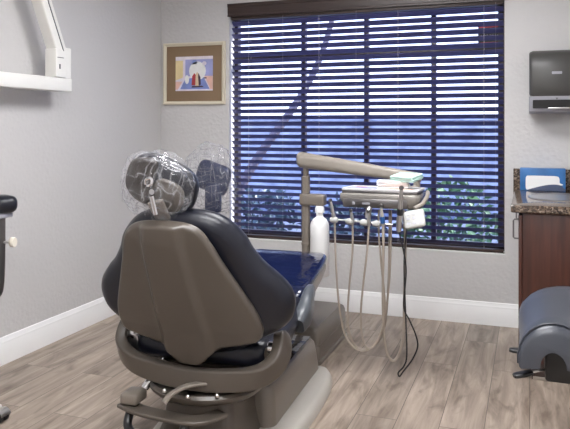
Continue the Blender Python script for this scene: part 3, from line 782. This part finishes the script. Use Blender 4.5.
# ------------------------------------------------------------------ delivery unit
du = thing('delivery_unit', 'taupe dental delivery unit with an angled arm and instrument tray before the window', 'dental delivery unit', (-1.288, 3.90, .197))
b = MB(); b.lathe([(.001, 0), (.045, 0), (.045, .012), (.028, .02), (.026, .02), (.026, .38), (.0285, .382), (.0285, .395), (.026, .397), (.026, .63), (.0285, .632), (.0285, .638), (.026, .64), (.026, .80), (.018, .802), (.018, .86), (.001, .86)], n=20); b.build('post', M['tanm'], du, 30)
b = MB(); b.box((-.035, -.035, .625), (.125, .035, .695), .012, 3); b.build('bottle_bracket', M['tanm'], du)
b = MB(); b.lathe([(.001, .20), (.050, .20), (.058, .21), (.058, .50), (.055, .52), (.042, .545), (.024, .558), (.022, .562), (.022, .60), (.001, .60)], (.092, -.015, 0), 24); bt = b.build('water_bottle', M['bottle'], du, 40)
b = MB(); b.lathe([(.001, .585), (.028, .585), (.028, .612), (.022, .626), (.001, .626)], (.092, -.015, 0), 20); b.build('bottle_cap', M['white'], bt)
# arm
b = MB()
A0 = Vector((-.055, 0, .905)); A1 = Vector((.715, -.10, .815))
rings = []
for t_, k_ in ((0, .55), (.012, .86), (.03, 1), (.5, .82), (.96, .58), (.99, .54), (1, .4)):
    c_ = A0.lerp(A1, t_); rings.append([c_ + Vector((0, u * .09 * k_ / .09, v * k_)) for u, v in rrect(.085, .098, .034, 5)])
b.loft(rings); b.build('swing_arm', M['tanl'], du, 50)
b = MB(); b.lathe([(.001, .745), (.020, .745), (.020, .80), (.001, .80)], (.69, -.10, 0), 16); b.tube([(.69, -.10, .765), (.63, -.2, .745), (.55, -.26, .735)], .016, 10, 5); b.build('arm_knuckle', M['tanl'], du)
# tray head  (local origin -1.30,3.90,.20)
TX, TY, TZ = .545, -.33, .738
def tl(x, y, z): return (TX + x, TY + y, TZ + z)
b = MB()
rr_ = [(-.064, .36, .16), (-.057, .39, .19), (-.022, .425, .225), (.004, .43, .23), (.012, .425, .225), (.015, .41, .21)]
b.loft([[tl(u, v, z) for u, v in rrect(w_, l_, .03, 6)] for z, w_, l_ in rr_]); b.build('tray_head', M['traym'], du, 40)
b = MB(); b.box(tl(-.192, -.1165, -.061), tl(.150, -.08, -.012), .006, 2); b.build('front_panel', M['dsteel'], du)
b = MB(); b.box(tl(-.14, -.1195, -.046), tl(-.125, -.115, -.030), .002); b.build('front_button', M['silver'], du)
b = MB(); b.box(tl(-.085, -.1195, -.044), tl(-.045, -.115, -.033), .002); b.build('front_button', M['silver'], du)
b = MB(); b.box(tl(.15, -.085, -.066), tl(.208, .07, -.026), .006, 2); b.build('side_recess', M['black'], du)
b = MB(); b.tube([tl(.235, .02, .02), tl(.242, -.04, .005), tl(.225, -.10, -.03), tl(.19, -.135, -.05)], .011, 10, 6); b.build('tray_handle', M['tanl'], du)
b = MB()
q = Matrix.Translation(tl(.196, -.165, -.100)) @ Matrix.Rotation(R(-8), 4, 'Z') @ Matrix.Rotation(R(52), 4, 'X') @ Matrix.Rotation(R(16), 4, 'Z')
b.loft([[q @ Vector((u, v, z)) for u, v in rrect(w_, l_, .014, 5)] for z, w_, l_ in ((-.012, .09, .085), (-.006, .104, .10), (.006, .104, .10), (.010, .096, .092))]); kp = b.build('control_pad', M['keypad'], du, 40)
b = MB()
for i in range(3):
    for j in range(3):
        b.loft([[q @ Vector((-.03 + i * .03 + u, -.028 + j * .028 + v, z)) for u, v in rrect(.018, .014, .004, 3)] for z in (.0095, .0120)])
b.build('pad_keys', M['silver'], kp)
# holder bar with 5 holders
b = MB(); b.tube([tl(-.235, -.135, -.125), tl(.08, -.135, -.138)], .005, 8); b.tube([tl(-.05, -.05, -.038), tl(-.05, -.12, -.07), tl(-.05, -.135, -.11)], .016, 10, 4); b.build('holder_bar', M['steel'], du)
HX = [-.240, -.155, -.078, -.012]
for i, hx in enumerate(HX):
    b = MB(); b.lathe([(.001, -.024), (.011, -.024), (.015, -.016), (.018, 0), (.015, .012), (.010, .017), (.001, .017)], tl(hx + .012, -.145, -.128 - i * .003), 16, 'x'); b.build('instrument_holder', M['keypad'], du)

# papers and gauze on the tray (world coordinates of the tray)
WXT, WYT, WZT = -1.288 + TX, 3.90 + TY, .197 + TZ
b = MB(); b.box((-.20, -.105, .0), (.20, .10, .012), .003); pb = b.build('tray_board', M['dsteel'], None, 30, (WXT + .0, WYT, WZT + .0155)); tag(pb, 'flat dark instrument tray under the papers on the delivery unit', 'tray')
b = MB(); b.box((-.205, -.10, 0), (.205, .10, .010), .002)
mg = tag(b.build('magazine', M['paper'], None, 30, (WXT + .005, WYT, WZT + .028)), 'stack of printed sheets lying on the delivery unit tray', 'papers'); mg.rotation_euler = (0, 0, R(-3))
b = MB(); b.box((-.19, -.09, .0101), (-.02, .02, .0106)); b.build('printed_picture', art['lav'], mg)
b = MB(); b.box((-.15, -.02, .0107), (-.09, .012, .0111)); b.build('printed_block', art['red'], mg)
b = MB(); b.box((0, -.09, .0101), (.17, -.03, .0106)); b.build('printed_column', art['peach'], mg)
def gauze(loc, rz, sx, sy, n, label, mt, tiltx=0):
    g_ = MB()
    for k in range(n):
        dx, dy = random.uniform(-.006, .006), random.uniform(-.006, .006)
        z_ = k * .0075
        rings = []
        for j, zz in enumerate((z_, z_ + .0035, z_ + .007)):
            f = 1 if j == 1 else .96
            rings.append([(dx + u * f + .004 * noise.noise(Vector((u * 30, v * 30, k))), dy + v * f, zz + .004 * noise.noise(Vector((u * 25, v * 25, k * 2)))) for u, v in rrect(sx, sy, .006, 3)])
        g_.loft(rings)
    o = g_.build('gauze_pack', mt, None, 60, loc); o.rotation_euler = (tiltx, 0, rz)
    return tag(o, label, 'gauze', 'gauze packs on the tray')
gauze((WXT + .055, WYT + .01, WZT + .0405), R(8), .17, .11, 5, 'white folded gauze pack lying flat on the tray papers', M['tissue'])
gauze((WXT + .125, WYT - .0, WZT + .084), R(-28), .15, .10, 4, 'mint green gauze pack lying crooked on top of the white one', M['mint'], R(12))

# instruments with hoses (each lifts out of its holder)
def inst(label, tip, low, hosepts, hm, r=.0092, head=None, band=False, hr=.0056):
    t_ = thing('dental_handpiece', label, 'dental handpiece', tuple(low), 0, 'handpieces in the delivery unit holders')
    o = Vector(low); d_ = Vector(tip) - o
    m_ = MB(); m_.tube([(0, 0, 0), d_ * .2, d_ * .55, d_ * .85, d_], [r * 1.0, r * 1.25, r * 1.05, r * .75, r * .6], 12, 4); m_.build('handle', M['steel'] if not band else M['ltgrey'], t_)
    m_ = MB(); m_.lathe([(.001, -.012), (r * .85, -.012), (r * .95, -.008), (r * .95, .010), (.001, .010)], d_ + Vector((0, -.004, 0)), 12, 'y'); m_.build('head', M['dsteel'], t_)
    if band:
        m_ = MB(); m_.tube([d_ * .12, d_ * .45], r * 1.32, 12); m_.build('grip_band', M['band'], t_)
    m_ = MB(); m_.tube([(0, 0, .006)] + [Vector(p_) - o for p_ in hosepts], hr, 8, 8); m_.build('hose', hm, t_)
    return t_
HY = WYT - .142
def hp3(l, y0, y1):
    n = len(l)
    return [(x, y0 + (y1 - y0) * i / (n - 1), z) for i, (x, z) in enumerate(l)]
A_ = [(-.968, .644), (-.96, .453), (-.949, .326), (-.927, .206), (-.883, .136), (-.829, .116), (-.781, .143), (-.744, .199), (-.718, .296), (-.697, .479), (-.690, .688), (-.691, .86)]
B_ = [(-.878, .65), (-.897, .463), (-.908, .319), (-.902, .203), (-.872, .138), (-.824, .119), (-.765, .15), (-.728, .216), (-.71, .348), (-.702, .557), (-.702, .70), (-.702, .86)]
C_ = [(-.794, .655), (-.818, .47), (-.832, .311), (-.824, .19), (-.802, .143), (-.77, .149), (-.733, .221), (-.712, .348), (-.733, .555), (-.749, .71), (-.754, .80), (-.754, .86)]
D_ = [(-.707, .661), (-.712, .452), (-.711, .27), (-.702, .152), (-.681, .097), (-.66, .089), (-.634, .134), (-.619, .228), (-.616, .409), (-.613, .666), (-.619, .795), (-.625, .86)]
K_ = [(-.588, .591), (-.601, .395), (-.572, .32), (-.542, .247), (-.534, .186), (-.562, .116), (-.608, .049), (-.629, .018), (-.636, .035), (-.608, .07), (-.595, .128), (-.601, .307), (-.606, .41), (-.612, .604), (-.60, .78), (-.60, .86)]
inst('silver dental handpiece in the leftmost holder with a long looped hose', (-.992, HY - .01, .912), (-.972, HY, .80), hp3(A_, HY, HY + .10), M['hose'])
inst('silver dental handpiece in the second holder from the left', (-.880, HY - .01, .862), (-.874, HY, .79), hp3(B_, HY + .01, HY + .12), M['hose'])
inst('silver dental handpiece in the third holder, left of the blue banded one', (-.787, HY - .01, .862), (-.787, HY, .785), hp3(C_, HY - .012, HY + .09), M['hose'])
inst('slim dental syringe with a blue band in the fourth holder', (-.721, HY - .012, .895), (-.712, HY, .79), hp3(D_, HY - .02, HY + .11), M['hose'], band=True, hr=.0070)
t = inst('long grey scaler handpiece standing upright between tray and keypad with a black cable', (-.604, HY - .07, .995), (-.626, HY - .03, .77), hp3(K_, HY - .035, HY + .06), M['black'], r=.0125, hr=.0040)
m_ = MB(); m_.tube([(.0085, -.016, .085), (.012, -.022, .118)], .0155, 12); m_.build('grip_band', M['decal'], t)

# ------------------------------------------------------------------ cabinet, worktop, sink
CX0, CX1, CY0, CY1 = -.055, .585, 3.66, 4.585
cb = thing('base_cabinet', 'cherry wood base cabinet below the granite worktop at the right', 'cabinet', (0, 0, 0))
b = MB(); b.box((CX0 + .02, CY0, .09), (CX1, CY1, .858), .003); b.build('carcass', M['cherry'], cb)
b = MB(); b.box((CX0 + .065, CY0 + .02, .001), (CX1, CY1, .09)); b.build('toe_kick', M['valance'], cb)
b = MB(); b.box((CX0 + .07, CY0 + .012, .001), (CX1, CY0 + .019, .018), .002); b.build('base_strip', M['tanl'], cb)
for y0, y1 in ((CY0 + .004, CY0 + .455), (CY0 + .462, CY1 - .004)):
    b = MB(); b.box((CX0, y0, .10), (CX0 + .019, y1, .845), .003); dr = b.build('door', M['cherry'], cb)
    hy = y0 + .06 if y0 < 3.7 else y1 - .06
    b = MB(); b.tube([(CX0 + .001, hy, .815), (CX0 - .020, hy, .815), (CX0 - .026, hy, .808), (CX0 - .026, hy, .722), (CX0 - .020, hy, .715), (CX0 + .001, hy, .715)], .0045, 8); b.build('door_handle', M['dsteel'], dr)
wt = thing('worktop', 'brown speckled granite worktop with backsplash on the cherry cabinet', 'worktop', (0, 0, 0))
b = MB(); SCX, SCY, SRX, SRY = .16, 4.10, .155, .20
def rayrect(a, x0, x1, y0, y1):
    dx, dy = math.cos(a), math.sin(a); t_ = 1e9
    if dx > 1e-9: t_ = min(t_, (x1 - SCX) / dx)
    if dx < -1e-9: t_ = min(t_, (x0 - SCX) / dx)
    if dy > 1e-9: t_ = min(t_, (y1 - SCY) / dy)
    if dy < -1e-9: t_ = min(t_, (y0 - SCY) / dy)
    return (SCX + dx * t_, SCY + dy * t_)
wx0, wx1, wy0, wy1 = -.092, .595, 3.632, 4.578
angs = sorted([2 * PI * k / 72 for k in range(72)] + [math.atan2(y - SCY, x - SCX) % (2 * PI) for x in (wx0, wx1) for y in (wy0, wy1)])
def rr(ins, z): return [(*rayrect(a, wx0 + ins, wx1 - ins, wy0 + ins, wy1 - ins), z) for a in angs]
def el(f, z): return [(SCX + SRX * f * math.cos(a), SCY + SRY * f * math.sin(a), z) for a in angs]
b.loft([el(1, .86), rr(.006, .86), rr(0, .866), rr(0, .892), rr(.003, .898), rr(.010, .900), el(1, .900)], closed=True)
b.build('slab', M['granite'], wt, 30)
b = MB(); b.box((wx0 - .008, 4.578, .862), (wx1, 4.598, 1.032), .003); b.build('backsplash', M['granite'], wt)
b = MB()
b.loft([el(1.09, .9005), el(1.09, .903), el(1.05, .907), el(1.0, .905), el(.97, .896), el(.93, .84), el(.80, .78), el(.30, .762), el(.10, .758)])
sk = tag(b.build('sink', M['steel'], None, 50), 'oval stainless steel sink set into the granite worktop', 'sink')
# glove box against the backsplash
gb = thing('glove_box', 'blue printed carton with a white opening standing against the backsplash', 'box', (.075, 4.533, .9005))
b = MB(); b.box((-.133, -.042, 0), (.133, .042, .140), .0015); b.build('carton', M['boxblue'], gb)
b = MB()
def gpoly(mb, pts, y): mb.loft([[(u, y, v) for u, v in pts], [(u, y - .0006, v) for u, v in pts]])
pts = [(p_.x, p_.y) for p_ in catmull([(x, z, 0) for x, z in ((-.098, .012), (-.100, .05), (-.096, .088), (-.07, .094), (.02, .094), (.085, .092), (.098, .075), (.100, .052), (.118, .042), (.105, .036), (.03, .036), (-.04, .02), (-.085, .006))], 5, True)]
gpoly(b, pts, -.0421); b.build('opening_print', M['tissue'], gb)
b = MB(); pts = [(p_.x, p_.y) for p_ in catmull([(x, z, 0) for x, z in ((-.085, .003), (-.04, .020), (.02, .036), (.07, .041), (.105, .036), (.122, .020), (.126, .003), (.02, .002))], 5, True)]
gpoly(b, pts, -.0430); b.build('swoosh_print', M['swoosh'], gb)

# paper towel dispenser on the back wall
pd = thing('towel_dispenser', 'smoked black paper towel dispenser with a silver outlet on the wall above the worktop', 'towel dispenser', (.155, YB, 1.385))
def sideprof(b_, prof, x0, x1, bev):
    st_ = []
    c_ = Vector((sum(p_[0] for p_ in prof) / len(prof), sum(p_[1] for p_ in prof) / len(prof)))
    rings = []
    for x, f in ((x0, 0), (x0 + bev * .3, .55), (x0 + bev, 1), (x1 - bev, 1), (x1 - bev * .3, .55), (x1, 0)):
        k = bev * (1 - f)
        rings.append([(x, y * (1 - k / .22), c_.y + (z - c_.y) * (1 - k / .2)) for y, z in prof])
    b_.loft(rings)
b = MB()
pr = [(p_.x, p_.y) for p_ in catmull([(-.20, .105, 0), (-.215, .16, 0), (-.217, .24, 0), (-.205, .32, 0), (-.165, .375, 0), (-.09, .395, 0), (-.002, .398, 0)], 5)] + [(-.002, .105)]
sideprof(b, pr, -.158, .158, .022); b.build('cover', M['smoke'], pd, 50)
b = MB()
pr = [(-.002, .0), (-.15, .0), (-.185, .012), (-.195, .03), (-.203, .104), (-.002, .104)]
sideprof(b, pr, -.160, .160, .012); b.build('outlet_body', M['silver'], pd, 30)
b = MB(); b.loft([[(u, -.1965 - .095 * (v + .035) * 1.0, .055 + v) for u, v in rrect(.275, .052, .005, 3)], [(u, -.2015 - .095 * (v + .035), .055 + v) for u, v in rrect(.275, .052, .005, 3)]]); b.build('outlet_slot', M['black'], pd)
b = MB(); b.box((-.05, -.214, .027), (.15, -.196, .034), .002); b.build('tear_strip', M['steel'], pd)
b = MB(); b.loft([[(u, y, .245 + v) for u, v in rrect(.058, .016, .004, 3)] for y in (-.2165, -.2195)], ); b.build('badge', M['silver'], pd)
b = MB(); b.loft([[(u, y, .088 + v) for u, v in ((-.008, .006), (.008, .006), (0, -.006))] for y in (-.2005, -.2045)]); b.build('arrow_mark', M['gasket'], pd)

# ------------------------------------------------------------------ ceiling lights of the room, near panel added as bounce fill
for lab, x, y in (('far ceiling light panel between the window and the dental chair', -.75, 3.05),
                  ('middle ceiling light panel in front of the viewpoint', -.75, 1.55), ('near ceiling fill panel added above the viewpoint for bounced flash', -.75, .05)):
    t = thing('ceiling_light', lab, 'ceiling light', (x, y, ZC))
    b = MB(); b.loft([[(sx * (.61 - o), sy * (.31 - o), z) for sx, sy in ((-1, -1), (1, -1), (1, 1), (-1, 1))] for o, z in ((0, -.001), (0, -.02), (.02, -.02), (.02, -.001))], closed=True); b.build('light_frame', M['white'], t)
    b = MB(); b.box((-.589, -.289, -.014), (.589, .289, -.006)); b.build('diffuser', M['light'], t)

# sun and sky outside
sd = bpy.data.lights.new('sun', 'SUN'); sd.energy = 10.0; sd.angle = R(1); sd.color = (1, .95, .92)
so = bpy.data.objects.new('sun', sd); COL.objects.link(so); so.rotation_euler = Vector((-.76, -.36, -.54)).to_track_quat('-Z', 'Y').to_euler()
wd = bpy.data.worlds.new('sky'); S.world = wd; wd.use_nodes = True
nt = wd.node_tree; bg = nt.nodes['Background']
tc = nt.nodes.new('ShaderNodeTexCoord'); sx = nt.nodes.new('ShaderNodeSeparateXYZ'); cr = nt.nodes.new('ShaderNodeValToRGB')
nt.links.new(tc.outputs['Generated'], sx.inputs[0]); nt.links.new(sx.outputs['Z'], cr.inputs['Fac']); nt.links.new(cr.outputs['Color'], bg.inputs['Color'])
e = cr.color_ramp.elements; e[0].position = 0; e[0].color = (.74, .80, 1.0, 1); e[1].position = .5; e[1].color = (.45, .58, 1.0, 1)
bg.inputs['Strength'].default_value = 3.2

# ------------------------------------------------------------------ camera
cam = bpy.data.cameras.new('camera'); co = bpy.data.objects.new('camera', cam); COL.objects.link(co)
cam.sensor_width = 36; cam.lens = 670 / 570 * 36; cam.shift_y = -(214.5 - 127) / 570; cam.clip_start = .05
co.location = (0, 0, 1.3); co.rotation_euler = (R(90), 0, R(20.07))
S.camera = co
S.view_settings.view_transform = 'Standard'; S.view_settings.look = 'None'; S.view_settings.gamma = 1; S.view_settings.use_curve_mapping = False
S.view_settings.exposure = 0.33
S.cycles.max_bounces = 8; S.cycles.transparent_max_bounces = 16; S.cycles.use_denoising = True
S.cycles.sample_clamp_indirect = 6; S.cycles.caustics_reflective = False; S.cycles.caustics_refractive = False
